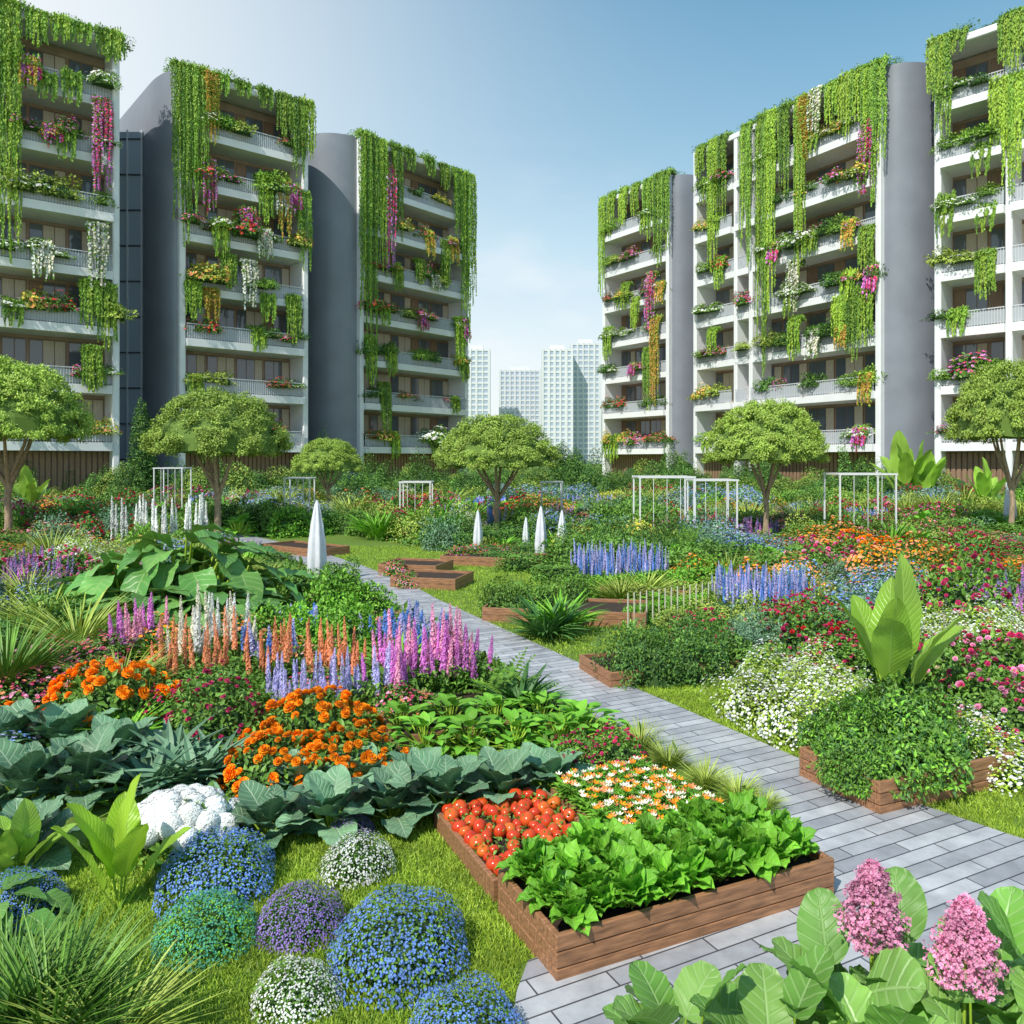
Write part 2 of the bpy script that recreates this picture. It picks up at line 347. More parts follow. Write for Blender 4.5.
m.inst(FRD,np.zeros((n,3)),fr(np.stack([np.cos(az)*np.sin(a),np.sin(az)*np.sin(a),np.cos(a)],1),np.stack([-np.cos(az),-np.sin(az),np.full(n,1.)],1),R.uniform(.5,.8,n)),G_mid)
kind('fern',m.mesh('fern'),[],'spreading green fern with arching fronds','fern','ferns in the beds')
def rosette(name,label,cat,T,lm,n,size,el=(75,15),stem=.15,lift=0,spread=.05,smooth=True,bend=40,group=None,jit=.12):
    m=MB(); 
    for i in range(n):
        q=i/(n-1) if n>1 else 0; az=i*2.4+R.normal()*.15; e=math.radians(el[0]+(el[1]-el[0])*q+R.normal()*4)
        b=np.array([math.cos(az)*spread*q,math.sin(az)*spread*q,lift*(1-q*.6)]); d=np.array([math.cos(az)*math.cos(e),math.sin(az)*math.cos(e),math.sin(e)])
        sl=stem*R.uniform(.8,1.2); p=b+d*sl; m.tube([b,b+d*sl*.5,p],[.012,.01,.008],G_lime,5)
        e2=e-math.radians(bend); d2=np.array([math.cos(az)*math.cos(e2),math.sin(az)*math.cos(e2),math.sin(e2)])+R.normal(size=3)*jit
        nn=np.array([-math.sin(e2)*math.cos(az),-math.sin(e2)*math.sin(az),math.cos(e2)])+R.normal(size=3)*jit
        m.inst(T,p[None],fr(d2[None],nn[None],[size*R.uniform(.8,1.15)]),lm)
    kind(name,m.mesh(name.replace('|','_'),smooth),[],label,cat,group or cat+' plants')
HT=leafT(.37,18,4,fold=.1,droop=.3,ruf=.03,rib=.007,pw=.78,tipw=.55)
rosette('hosta','blue green hosta with broad ribbed leaves','hosta',HT,L_host,17,.38,(82,22),.16,bend=14,jit=.1)
rosette('broad_leaf_plant','large clump of broad glossy green leaves','broad leaf plant',leafT(.34,14,4,fold=.1,droop=.45,ruf=.025,rib=.005,pw=.75,tipw=.75),L_big,34,.32,(85,10),.32,bend=55,spread=.2)
PT=leafT(.25,22,4,fold=.12,droop=.25,ruf=.014,rib=.004,pw=.9,tipw=.55)
rosette('banana_plant','banana plant with bright lime paddle shaped leaves','banana plant',PT,L_ban,6,.64,(84,56),.22,bend=0,jit=.12)
rosette('banana_plant|pale','banana plant with upright pale green leaves','banana plant',PT,L_ban2,8,.64,(86,56),.3,bend=0,jit=.12)
rosette('lettuce','bright green leafy salad plant in the bed','lettuce',leafT(.44,11,4,fold=.22,droop=.35,ruf=.05,rib=.012,pw=.72,tipw=.55),L_let,26,.33,(88,32),.09,bend=6,spread=.08,lift=.06,group='salad plants in the raised bed',jit=.18)
rosette('leafy_herb','mid green leafy herb plant','herb',leafT(.34,6,2,fold=.15,droop=.4,ruf=.02,pw=.75,tipw=.75),L_let,46,.2,(85,-5),.26,bend=20,spread=.25,lift=.1)
rosette('round_leaf_plant','plant with large rounded heart shaped veined leaves','round leaf plant',leafT(.50,18,5,fold=.05,droop=.16,ruf=.018,rib=.006,pw=.75,base=.4,tipw=.5),L_round,13,.38,(82,42),.5,bend=48,spread=.1,jit=.14)
# vines
def curtain(name,label,L,lm,fl=None,w=1.2,ns=22,ff=.35):
    m=MB(); f=MB(); per=32
    for i in range(ns):
        x=-w/2+w*(i+R.uniform(0,1))/ns; le=L*(.3+.7*R.random()**.8); n=int(le*per)+10
        t=R.random(n)**.95; z=-t*le+.25; y=-.1-.25*np.minimum(1,t*le)+R.uniform(-.2,.15); sw=.05*np.sin(t*le*.9+R.uniform(0,6))
        tw=.05*(1.2-t)
        P=np.stack([x+sw+R.normal(size=n)*tw,y+R.normal(size=n)*tw,z],1)
        D=np.stack([R.normal(size=n)*.22,R.normal(size=n)*.2-.08,-np.ones(n)],1); Nn=np.stack([R.normal(size=n)*.5,-np.ones(n),np.full(n,.7)],1)
        mm=lm[i%len(lm)]
        if fl:
            q=R.random(n)<ff
            m.inst(DIA,P[~q],fr(D[~q],Nn[~q],R.uniform(.11,.2,(~q).sum())),mm)
            f.inst(FL4,P[q]+np.array([0,-.06,0]),frz(Nn[q],R.uniform(.05,.085,q.sum())),[fl[i%len(fl)]]*2)
        else: m.inst(DIA,P,fr(D,Nn,R.uniform(.11,.2,n)),mm)
    n=420; P=np.stack([R.uniform(-w/2,w/2,n),R.uniform(-.35,.5,n),R.uniform(-.2,.28,n)],1)
    m.inst(DIA,P,fr(R.normal(size=(n,3))+UP*.5,UP+R.normal(size=(n,3))*.5-np.array([0,.6,0]),R.uniform(.12,.24,n)),lm[0])
    kind(name,m.mesh(name.replace('|','_')),[('flowers',f.mesh(name.replace('|','_')+'f'))] if fl else [],label,'hanging vine','hanging vines on the buildings')
LEN=(1.6,3.5,7,14)
for c,lm,fl,lab in(('green',[G_vine,G_vine,G_mid,G_lime],None,'long curtain of green vines hanging down the building'),('lime',[G_lime,G_vine],None,'lime green vine trailing down the building front'),
    ('magenta',[G_vine],[P_mag,P_crim],'trailing vine with magenta flowers on a balcony'),('orange',[G_lime],[P_amb,P_amb],'trailing vine with amber flowers on a balcony'),('white',[G_vine],[P_white,P_cream],'trailing vine with white flowers on a balcony')):
    for L in LEN:
        if fl and L>8: continue
        curtain('hanging_vine|%s%g'%(c,L),lab,L,lm,fl,ff=.42)
def bshrub(name,label,lm,fl=None,nf=0):
    r,p=bush(name.replace('|','_'),lm,fl,nl=1000,ls=.085,lT=DIA,nf=nf,fs=.045,fT=FL4,h=.5,amp=.3,core=True); kind(name,r,p,label,'balcony plant','plants growing on the balconies')
bshrub('balcony_shrub|green','leafy green shrub growing on a balcony',G_vine); bshrub('balcony_shrub|dark','dark green shrub growing on a balcony',[G_mid,G_dark])
bshrub('balcony_shrub|lime','yellow green shrub growing on a balcony',G_yel)
bshrub('balcony_flowers|red','balcony shrub with red flowers',G_mid,[P_red,P_crim],150); bshrub('balcony_flowers|magenta','balcony shrub with magenta flowers',G_mid,[P_mag,P_crim],190)
bshrub('balcony_flowers|orange','balcony shrub with orange yellow flowers',G_yel,[P_coral,P_yel],150); bshrub('balcony_flowers|white','balcony shrub with white flowers',G_vine,[P_white],170)
bshrub('roof_shrub|green','leafy green shrub spilling over the roof edge',G_vine); bshrub('roof_shrub|dark','dark green shrub on the roof edge',G_mid)
def BS(c): return ('balcony_shrub|' if c in('green','dark','lime') else 'balcony_flowers|')+c
# ---------------------------------------------------------------- trees
def tree_mesh():
    t=MB(); c=MB(); cl=[]
    t.tube([(0,0,-.05),(.02,0,.5),(-.02,.02,1.1),(.02,0,1.5),(0,0,1.75)],[.16,.115,.10,.11,.10],BARK,10)
    for i in range(6):
        a=i*2.4; r=R.uniform(.8,1.5); e=np.array([math.cos(a)*r,math.sin(a)*r,R.uniform(3.5,3.9)]); s=np.array([0,0,R.uniform(1.35,1.7)])
        mid=s+(e-s)*.5+np.array([math.cos(a)*.08,math.sin(a)*.08,-.02]); t.tube([s,s+(mid-s)*.5,mid,e],[.085,.065,.05,.025],BARK,7)
    ph=R.uniform(0,6,3)
    for i in range(460):
        a=R.uniform(0,6.28); q=math.sqrt(R.random()); r=2.36*q*(1+.03*math.sin(a*5+ph[0])+.02*math.sin(a*9+ph[1])); top=4.95-1.75*q**3.2+.07*math.sin(a*4+ph[2]+q*5); bot=2.86
        z=bot+max(.03,top-bot)*(1-R.random()**2.3); cl.append((r*math.cos(a),r*math.sin(a),z))
    for x,y,z in cl:
        n=95; d=nrm(R.normal(size=(n,3)))*(R.random(n)**.4)[:,None]*np.array([.25,.25,.15])*R.uniform(.75,1.15); P=np.array([x,y,z])+d
        ou=np.array([x,y,(z-3)*1.2])/2.4
        c.inst(DIA,P,fr(R.normal(size=(n,3)),nrm(d)*.5+ou+UP*.4+R.normal(size=(n,3))*.3,R.uniform(.06,.105,n)),G_tree)
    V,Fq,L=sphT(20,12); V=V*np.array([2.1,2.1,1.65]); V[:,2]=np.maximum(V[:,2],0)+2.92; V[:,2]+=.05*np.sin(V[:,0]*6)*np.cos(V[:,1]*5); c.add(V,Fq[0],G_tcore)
    return t.mesh('trunk_mesh',True),c.mesh('crown_mesh')
TM=[tree_mesh(),tree_mesh(),tree_mesh()]
TREES=[]
def tree(px,py,wpx,topy,v=0,label='umbrella shaped tree with a wide dome crown'):
    p=spot(px,py); w=wpx*p[1]/F/4.95; h=(CH+(HY-topy)/F*p[1])/5.1
    e=empty('garden_tree',Matrix.LocRotScale(Vector((p[0],p[1],0)),Matrix.Rotation(R.uniform(0,6),3,'Z').to_quaternion(),Vector((w,w,h))),label,'tree','umbrella shaped garden trees')
    part('trunk',TM[v][0],e); part('crown',TM[v][1],e); RES.append((p[0],p[1],.4)); TREES.append(p)
tree(8,540,155,358,0); tree(218,538,142,388,1); tree(328,514,72,438,2,'small umbrella shaped tree near the buildings'); tree(497,535,128,414,2); tree(766,540,120,399,0); tree(1012,540,120,360,1)
# ---------------------------------------------------------------- buildings
def building(A,Bp,side,bulge,label,fins=(),nf=7,H=29.8,D=13,wb=2.4,seed=0):
    A=np.array(A,float);Bp=np.array(Bp,float); W=np.linalg.norm(Bp-A); ax=(Bp-A)/W
    mat=Matrix(((ax[0],-ax[1],0,A[0]),(ax[1],ax[0],0,A[1]),(0,0,1,0),(0,0,0,1)))
    E=empty('apartment_building',mat,label,'building','apartment buildings around the garden')
    FW=.42; G0=3.6; fh=(H-G0-.55)/nf; BD=1.9
    m=MB(); 
    m.box(0,FW,-.45,BD+.5,0,H,WHT); m.box(W-FW,W,-.45,BD+.5,0,H,WHT); m.box(FW,W-FW,-.42,BD+.5,H-.5,H-.003,WHT)
    for u in fins: m.box(u*W-.2,u*W+.2,-.40,BD,0,H-.5,WHT)
    fo=part('frame',m.mesh('frame'),E); bv=fo.modifiers.new('b','BEVEL'); bv.width=.06
    m=MB(); m.box(FW,W-FW,BD,D,0,H-.6,WALL); part('wall',m.mesh('wall'),E)
    m=MB(); m.box(.01,W-.01,BD+.51,D+.2,H-.6,H-.15,DRK); part('roof',m.mesh('roof'),E)
    m=MB()
    for sd in('L','R'):
        b=bulge if sd==side else .15; pts=[]
        for i in range(13):
            t=math.pi/2*i/12; pts.append((-b*math.sin(t),.0+3.2*(1-math.cos(t))))
        pts+=[(-b,D),(.35,D),(.35,BD+.52),(-.002,BD+.52),(-.002,.0)]
        if sd=='R': pts=[(W-x,y) for x,y in pts]
        n=len(pts); V=[(x,y,0) for x,y in pts]+[(x,y,H-.2) for x,y in pts]
        m.add(V,[(i,(i+1)%n,(i+1)%n+n,i+n) for i in range(n)],DRK)
        cx=(-b/2 if sd=='L' else W+b/2); V=[(x,y,H-.2) for x,y in pts]+[(cx,D/2,H-.2)]
        m.add(V,[(i,(i+1)%n,n) for i in range(n)],DRK)
    sm=m.mesh('side'); so=part('side_wall',sm,E); 
    es=so.modifiers.new('e','EDGE_SPLIT'); es.split_angle=math.radians(35)
    for p_ in sm.polygons: p_.use_smooth=True
    m=MB(); nsl=int(W/.35)
    for i in range(nsl): m.box(FW+i*(W-2*FW)/nsl,FW+(i+.72)*(W-2*FW)/nsl,.5,.6,0,G0-.45,WOODF)
    m.box(FW,W-FW,.602,.7,0,G0-.45,FRM); part('screen_wall',m.mesh('screen'),E)
    nb=max(2,int(round((W-2*FW)/wb))); bw=(W-2*FW)/nb
    wm=[]
    for v in range(3):
        m=MB(); hh=fh-.75
        m.box(.05,bw-.05,-.04,0,0,hh,FRM)
        segs=[(.12,bw*.36),(bw*.36+.06,bw*.66),(bw*.66+.06,bw-.12)]
        for si,(a,b) in enumerate(segs):
            mm=[GLS,CUR,GLS,CUR,WOODF][(v*2+si*3)%5]; m.box(a,b,-.07,-.041,.1,hh-.1,mm)
        wm.append(m.mesh('window'))
    rl=np.random.default_rng(seed)
    m=MB(); rw=(W-2*FW); nbar=int(rw/.16)
    for i in range(nbar+1):
        x=FW+.03+i*(rw-.06)/nbar
        if all(abs(x-u*W)>.25 for u in fins): m.box(x-.014,x+.014,-.3,-.27,0,1.0,MET)
    edges=[FW+.01]+sum([[u*W-.21,u*W+.21] for u in fins],[])+[W-FW-.01]
    for a,b in zip(edges[::2],edges[1::2]):
        m.box(a,b,-.32,-.25,1.0,1.06,MET); m.box(a,b,-.262,-.25,.08,.9,FROST)
    rail=m.mesh('railing')
    for k in range(nf):
        z=G0+k*fh; ov=rl.choice([0,.15,.35])
        m=MB()
        for a,b in zip(edges[::2],edges[1::2]):
            m.box(a-.004,b+.004,-.38-ov,BD-.004,-.42,.12,WHT); 
        s=part('balcony',m.mesh('balcony'),E,Matrix.Translation((0,0,z)))
        part('railing',rail,s,Matrix.Translation((0,-ov*.9,.12)))
        for j in range(nb): part('window',wm[rl.integers(0,3)],E,Matrix.Translation((FW+j*bw,BD,z+.14)))
    return dict(A=A,B=Bp,W=W,ax=ax,H=H,E=E,nf=nf,fh=fh,G0=G0,rot=math.atan2(ax[1],ax[0]),fins=fins)
def hit(b,px):
    dx=(px-512)/F; d=b['B']-b['A']
    t=(b['A'][1]*dx-b['A'][0])/(d[0]-d[1]*dx); p=b['A']+t*d; return t,p
def vine(b,px,y0,y1,c,wid=.95):
    t,p=hit(b,px); z0=CH+(HY-y0)/F*p[1]; L=abs(y1-y0)/F*p[1]*1.15
    opts=[l for l in LEN if ('hanging_vine|%s%g'%(c,l)) in KD]; l=min(opts,key=lambda q:abs(math.log(q/max(L,.5))))
    n_=np.array([b['ax'][1],-b['ax'][0]]); q=p+n_*.42
    if z0>b['H']-1.2: z0=b['H']+.05
    K='hanging_vine|%s%g'%(c,l); r=L/l
    place(K,q[0],q[1],wid,min(1.5,max(.6,r)),z0,rot=b['rot']+R.normal()*.05)
def bsh(b,px,py,c,wpx=30,hr=.9):
    t,p=hit(b,px); z=CH+(HY-py)/F*p[1]
    k=round((z-b['G0'])/b['fh']); z=b['G0']+k*b['fh']+.55
    if k>=b['nf']: z=b['H']-.05
    n_=np.array([b['ax'][1],-b['ax'][0]]); q=p+n_*.1; w=wpx/F*p[1]
    place(BS(c),q[0],q[1],w,w*hr,z)
B1=building((-33.2,46),(-25.6,52),'L',.3,'white framed apartment block with planted balconies and pink flowers',seed=1)
B2=building((-23.2,55.5),(-15.9,61.7),'L',.9,'white framed apartment block draped in vines with amber flowers',seed=2)
B3=building((-13,67),(-4.5,77),'L',3.0,'apartment block with curved grey end wall and vine curtains',seed=3,wb=2.6)
B4=building((9.8,84),(15.2,76),'R',1.6,'apartment block with grey curved end wall and vine roof',seed=4)
B5=building((16.4,71),(25.6,55),'R',2.0,'long white apartment block with vine curtains and grey end wall',fins=(.27,.36),seed=5)
B6=building((27.9,52.6),(36.2,44.2),'L',.2,'white apartment block with grey balcony railings and plants',fins=(.36,),seed=6)
for a in [(B1,8,0,235,'lime'),(B1,-10,0,120,'green'),(B1,35,0,35,'green'),(B1,60,20,45,'lime'),(B1,80,25,45,'green'),(B1,103,35,60,'green'),(B1,112,40,70,'lime'),(B1,100,105,195,'magenta'),
 (B1,45,80,105,'green'),(B1,70,80,110,'green'),(B1,95,230,290,'white'),(B1,88,285,330,'green'),(B1,90,350,392,'green'),(B1,28,65,95,'magenta'),(B1,105,290,350,'green'),
 (B2,178,65,225,'green'),(B2,186,68,200,'green'),(B2,197,70,170,'lime'),(B2,207,85,150,'orange'),(B2,218,75,95,'green'),(B2,240,85,100,'green'),(B2,262,95,115,'green'),(B2,280,95,135,'green'),(B2,293,100,170,'green'),(B2,303,105,160,'lime'),
 (B2,205,165,215,'magenta'),(B2,262,180,225,'green'),(B2,280,185,240,'orange'),(B2,300,195,265,'green'),(B2,225,258,290,'green'),(B2,245,265,310,'white'),(B2,208,292,325,'orange'),(B2,265,300,325,'green'),(B2,290,300,345,'green'),(B2,190,285,320,'green'),(B2,245,215,240,'magenta'),
 (B3,360,135,320,'green'),(B3,366,135,330,'green'),(B3,376,140,260,'lime'),(B3,385,170,300,'magenta'),(B3,392,145,230,'green'),(B3,405,150,170,'green'),(B3,425,160,178,'green'),(B3,440,165,190,'green'),(B3,452,175,240,'green'),(B3,460,178,330,'green'),(B3,466,182,300,'lime'),
 (B3,455,320,370,'lime'),(B3,380,385,440,'green'),(B3,366,340,385,'green'),(B3,440,245,290,'green'),(B3,415,262,285,'green'),
 (B4,607,200,290,'lime'),(B4,616,195,235,'green'),(B4,628,190,225,'lime'),(B4,640,185,215,'green'),(B4,652,180,235,'green'),(B4,662,178,260,'green'),(B4,671,172,240,'green'),(B4,656,275,330,'magenta'),(B4,660,320,400,'orange'),(B4,652,350,405,'green'),(B4,630,285,310,'green'),(B4,612,330,360,'green'),(B4,640,300,330,'lime'),
 (B5,718,135,255,'lime'),(B5,728,135,210,'green'),(B5,706,150,180,'green'),(B5,752,125,250,'green'),(B5,768,120,395,'green'),(B5,776,118,300,'lime'),(B5,790,110,190,'green'),(B5,806,105,265,'lime'),(B5,812,100,160,'orange'),(B5,822,95,140,'white'),(B5,838,90,130,'green'),(B5,852,85,145,'lime'),(B5,866,75,125,'green'),(B5,876,65,190,'green'),(B5,884,60,150,'green'),
 (B5,874,125,195,'magenta'),(B5,800,265,315,'white'),(B5,800,320,360,'green'),(B5,858,290,355,'green'),(B5,872,290,345,'green'),(B5,845,300,340,'lime'),(B5,872,230,270,'green'),(B5,725,260,290,'green'),(B5,718,330,355,'green'),
 (B6,945,35,125,'green'),(B6,940,45,100,'lime'),(B6,960,40,60,'green'),(B6,1012,10,60,'green'),(B6,1020,5,60,'green'),(B6,1003,85,150,'lime'),(B6,1015,85,190,'lime'),(B6,1022,80,150,'green'),(B6,985,150,180,'green'),(B6,988,255,300,'green'),(B6,990,210,235,'green')]: vine(*a)
for b,xs in((B1,range(-20,118,17)),(B2,range(184,306,14)),(B3,range(362,466,13)),(B4,range(608,672,10)),(B5,range(700,886,15)),(B6,range(940,1060,17))):
    for x in xs:
        t,p=hit(b,x); n_=np.array([b['ax'][1],-b['ax'][0]]); q=p-n_*R.uniform(.1,1.1); w=R.uniform(1.2,2.2)
        place('roof_shrub|'+R.choice(['green','dark','green']),q[0],q[1],w,w*R.uniform(.5,1.0),b['H']-.1)
cs=['green','dark','lime','green','dark','green','white','orange','red','magenta','orange','magenta','white']
for b,x0,x1 in((B1,0,112),(B2,188,300),(B3,364,462),(B4,608,670),(B5,700,882),(B6,940,1024)):
    t0=hit(b,x0)[0]; t1=hit(b,x1)[0]; n_=np.array([b['ax'][1],-b['ax'][0]])
    for k in range(b['nf']):
        u=t0*b['W']+R.uniform(0,.8)
        while u<t1*b['W']:
            run=R.integers(2,5); c0=cs[R.integers(0,len(cs))]; 
            for _ in range(run):
                w=R.uniform(1.3,2.3); t=u/b['W']
                if u>t1*b['W'] or any(abs(t-f_)*b['W']<.7 for f_ in b['fins']): u+=w*.6; continue
                p=b['A']+(b['B']-b['A'])*t; q=p+n_*R.uniform(0,.3); c=c0 if R.random()<.6 else cs[R.integers(0,len(cs))]
                place(BS(c),q[0],q[1],w,w*R.uniform(.6,1.15),b['G0']+k*b['fh']+.55+R.uniform(0,.35))
                if R.random()<.22:
                    q=p+n_*.5; place('hanging_vine|%s1.6'%R.choice(['green','lime','green','white','magenta','orange']),q[0],q[1],.9,R.uniform(.9,1.7),b['G0']+k*b['fh']+1.0,rot=b['rot'])
                u+=w*.6
            u+=R.uniform(1.0,3.2)
for a in [(B1,25,80,'magenta',26),(B1,20,185,'lime',45),(B1,60,190,'lime',50),(B1,100,190,'green',30),(B2,205,185,'red',30),(B2,245,225,'red',45),(B2,270,185,'green',45),(B2,210,305,'orange',45),(B3,430,440,'white',35),(B4,650,290,'magenta',25),(B5,860,205,'orange',40),(B5,800,275,'white',40),(B6,970,385,'magenta',50),(B5,790,350,'dark',30)]: bsh(*a)
E=empty('stair_tower',Matrix.Translation((-28.6,58.5,0)),'glazed stair tower with dark mullions between apartment blocks','stair tower')
GL2=plain('stair_glass',(.40,.47,.54),.08,spec=.9)
m=MB(); m.box(-1.4,1.6,0,3,0,26.6,GL2); part('glazing',m.mesh('glazing'),E)
m=MB()
for x in(-1.45,-.5,.5,1.55): m.box(x-.05,x+.05,-.12,-.005,0,26.7,MET if x!=-1.45 else BLK)
for k in range(11): m.box(-1.5,1.6,-.09,-.006,k*2.6,k*2.6+.1,BLK)
part('mullions',m.mesh('mullions'),E)
def city(px0,px1,top,d,label,c):
    w=(px1-px0)/F*d; X=((px0+px1)/2-512)/F*d; Hh=CH+(HY-top)/F*d; mt=plain('tower_%g'%c,(c*.97,c,c*1.02),.6); gl=plain('tower_glass',(.42,.50,.60),.4)  # distance haze is put into these pale, slightly blue tower colours
    E=empty('city_tower',Matrix.Translation((X,d,0)),label,'tower block','distant city towers')
    m=MB(); m.box(-w/2+.6,w/2-.6,.25,w*.8,0,Hh-1.5,gl); part('glazing',m.mesh('g'),E)
    m=MB(); nfl=int(Hh/3.4)
    for k in range(nfl+1): m.box(-w/2,w/2,0,w*.8+.4,k*Hh/nfl-1.3,k*Hh/nfl,mt)
    nb=max(3,int(w/3.4)); rg=np.random.default_rng(int(top+w))
    for i in range(nb+1):
        x=-w/2+i*w/nb; q=rg.uniform(.3,.9); m.box(x-q,x+q,-.3,w*.8+.5,0,Hh+.3,mt)
    m.box(-w/4,w/4,w*.2,w*.6,Hh,Hh+3,mt)
    part('floor_slabs',m.mesh('s'),E)
city(464,489,349,520,'slim pale residential tower far beyond the garden',.74)
city(500,540,370,560,'mid height pale residential tower beyond the trees',.72)
city(543,572,349,500,'tall pale residential tower with balconies',.76); city(572,600,343,515,'tall pale twin residential tower',.73); city(556,575,352,540,'pale tower block between taller towers',.7)
city(425,450,420,600,'low pale apartment block far away',.7); city(604,640,400,560,'low pale block beyond the garden',.7)
# ---------------------------------------------------------------- ground, path
def groundmat():
    m,nt,b=newmat('ground_turf'); tc=N(nt,'ShaderNodeTexCoord')
    n1=N(nt,'ShaderNodeTexNoise'); n1.inputs['Scale'].default_value=.5; n2=N(nt,'ShaderNodeTexNoise'); n2.inputs['Scale'].default_value=28; n2.inputs['Detail'].default_value=8
    nt.links.new(tc.outputs['Object'],n1.inputs['Vector']); nt.links.new(tc.outputs['Object'],n2.inputs['Vector'])
    c=mixc(nt,n1.outputs[0],(.14,.26,.02),(.26,.37,.04)); c=mixc(nt,n2.outputs[0],(.07,.13,.014),c)
    nt.links.new(c,b.inputs['Base Color']); b.inputs['Roughness'].default_value=.95
    bp=N(nt,'ShaderNodeBump'); bp.inputs['Strength'].default_value=.6; bp.inputs['Distance'].default_value=.03; nt.links.new(n2.outputs[0],bp.inputs['Height']); nt.links.new(bp.outputs[0],b.inputs['Normal']); return m
m=MB(); m.add([(-1500,-50,0),(1500,-50,0),(1500,2500,0),(-1500,2500,0)],[(0,1,2,3)],groundmat()); g=link(bpy.data.objects.new('ground',m.mesh('ground'))); thing(g,None,None,kind='structure')
YL=np.array([2,4.1,5.05,5.6,6.6,7.56,9.04,10.9,14.86,16.6,20,24,30]); XL=np.array([-.2,.05,1.8,1.98,1.62,1.12,.32,-.45,-2.35,-3.2,-5.2,-8,-13])
YR=np.array([2,4,5.4,6.4,7.56,9.04,10.9,14.86,16.6,20,24,30]); XR=np.array([7,4.9,3.5,2.75,2.15,1.4,.5,-1.4,-2.1,-3.9,-6.4,-11.0])
def xl(y): return np.interp(y,YL,XL)
def xr(y): return np.interp(y,YR,XR)
def pathmat():
    m,nt,b=newmat('stone_pavers'); tc=N(nt,'ShaderNodeTexCoord'); mp=N(nt,'ShaderNodeMapping'); mp.inputs['Rotation'].default_value=(0,0,math.radians(-27))
    br=N(nt,'ShaderNodeTexBrick'); br.inputs['Scale'].default_value=1; br.inputs['Brick Width'].default_value=.62; br.inputs['Row Height'].default_value=.125; br.inputs['Mortar Size'].default_value=.005
    br.offset_frequency=2; br.offset=.37
    br.inputs['Color1'].default_value=(.34,.35,.38,1); br.inputs['Color2'].default_value=(.55,.56,.58,1); br.inputs['Mortar'].default_value=(.08,.08,.09,1)
    no=N(nt,'ShaderNodeTexNoise'); no.inputs['Scale'].default_value=4; no.inputs['Detail'].default_value=11; no.inputs['Roughness'].default_value=.65
    nt.links.new(tc.outputs['Object'],mp.inputs[0]); nt.links.new(mp.outputs[0],br.inputs['Vector']); nt.links.new(tc.outputs['Object'],no.inputs['Vector'])
    c=mixc(nt,.9,br.outputs[0],mixc(nt,no.outputs[0],(.25,.25,.27),(1.6,1.58,1.54)),'MULTIPLY')
    nt.links.new(c,b.inputs['Base Color']); b.inputs['Roughness'].default_value=.5
    bp=N(nt,'ShaderNodeBump'); bp.inputs['Strength'].default_value=.7; bp.inputs['Distance'].default_value=.008
    h=mth(nt,'SUBTRACT',mth(nt,'MULTIPLY',no.outputs[0],.6),br.outputs['Fac']); nt.links.new(h,bp.inputs['Height']); nt.links.new(bp.outputs[0],b.inputs['Normal']); return m
ys=np.linspace(2,30,120); V=[]
for y in ys: V+=[(xl(y),y,.025),(xr(y),y,.025),(xl(y),y,-.02),(xr(y),y,-.02)]
Fq=[]
for i in range(119): Fq+=[(4*i,4*i+1,4*i+5,4*i+4),(4*i+2,4*i,4*i+4,4*i+6),(4*i+1,4*i+3,4*i+7,4*i+5)]
m=MB(); m.add(V,Fq,pathmat()); o=link(bpy.data.objects.new('path',m.mesh('path'))); thing(o,None,None,kind='structure')
def lawn(y):
    return xr(y)+np.interp(y,[2,6,8,10,12,16,20,30],[.3,.75,1.35,1.45,2.0,3.0,3.2,3.2])
G_lawn=leafm('lawn_blade',(.19,.33,.02),(.40,.53,.06))
m=MB(); T3=(np.array([(-.11,0,0),(.11,0,0),(.02,.55,.05),(.05,1,-.12)]),[np.array([(0,1,2),(0,2,3)])],np.zeros((4,3)))
def blades(n,x0,x1,y0,y1,s,cond):
    x=R.uniform(x0,x1,n); y=R.uniform(y0,y1,n); q=cond(x,y)&(np.abs(x)<.68*y+.3); x=x[q];y=y[q];k=len(x)
    D=np.stack([R.normal(size=k)*.5,R.normal(size=k)*.5,np.ones(k)],1); m.inst(T3,np.stack([x,y,np.zeros(k)],1),fr(D,R.normal(size=(k,3))+UP*.8,s*R.uniform(.5,1.3,k)),G_lawn)
offp=lambda x,y:(x<xl(y)-.01)|(x>xr(y)+.01)
blades(130000,-2.9,.9,2.9,6.6,.036,lambda x,y:offp(x,y)); blades(70000,1.2,5,5.5,10,.045,lambda x,y:(x>xr(y))&(x<lawn(y)+.5)); blades(90000,-8,3,10,24,.06,lambda x,y:(x>xr(y))&(x<lawn(y)+.5))
blades(16000,-12,4,6,22,.06,lambda x,y:(x<xl(y))&(x>xl(y)-.35))
thing(link(bpy.data.objects.new('lawn_grass',m.mesh('lawn'))),'short green lawn grass beside the path','grass',kind='stuff')
m=MB(); k=60000; y=5.5+R.random(k)**.8*50; x=R.uniform(-1,1,k)*.72*y; q=(x<xl(y)-.1)|(x>lawn(y)+.1); x=x[q];y=y[q]
q=~((y<6.8)&(x>-2.6)&(x<1.6)); x=x[q];y=y[q];k=len(x)
m.inst(DIA,np.stack([x,y,R.uniform(0,.14,k)],1),fr(R.normal(size=(k,3))+UP*.3,UP+R.normal(size=(k,3))*.5,(.07+.006*y)*R.uniform(.6,1.3,k)),G_mid)
thing(link(bpy.data.objects.new('ground_cover',m.mesh('gc'))),'low leafy green ground cover between plants','ground cover',kind='stuff')
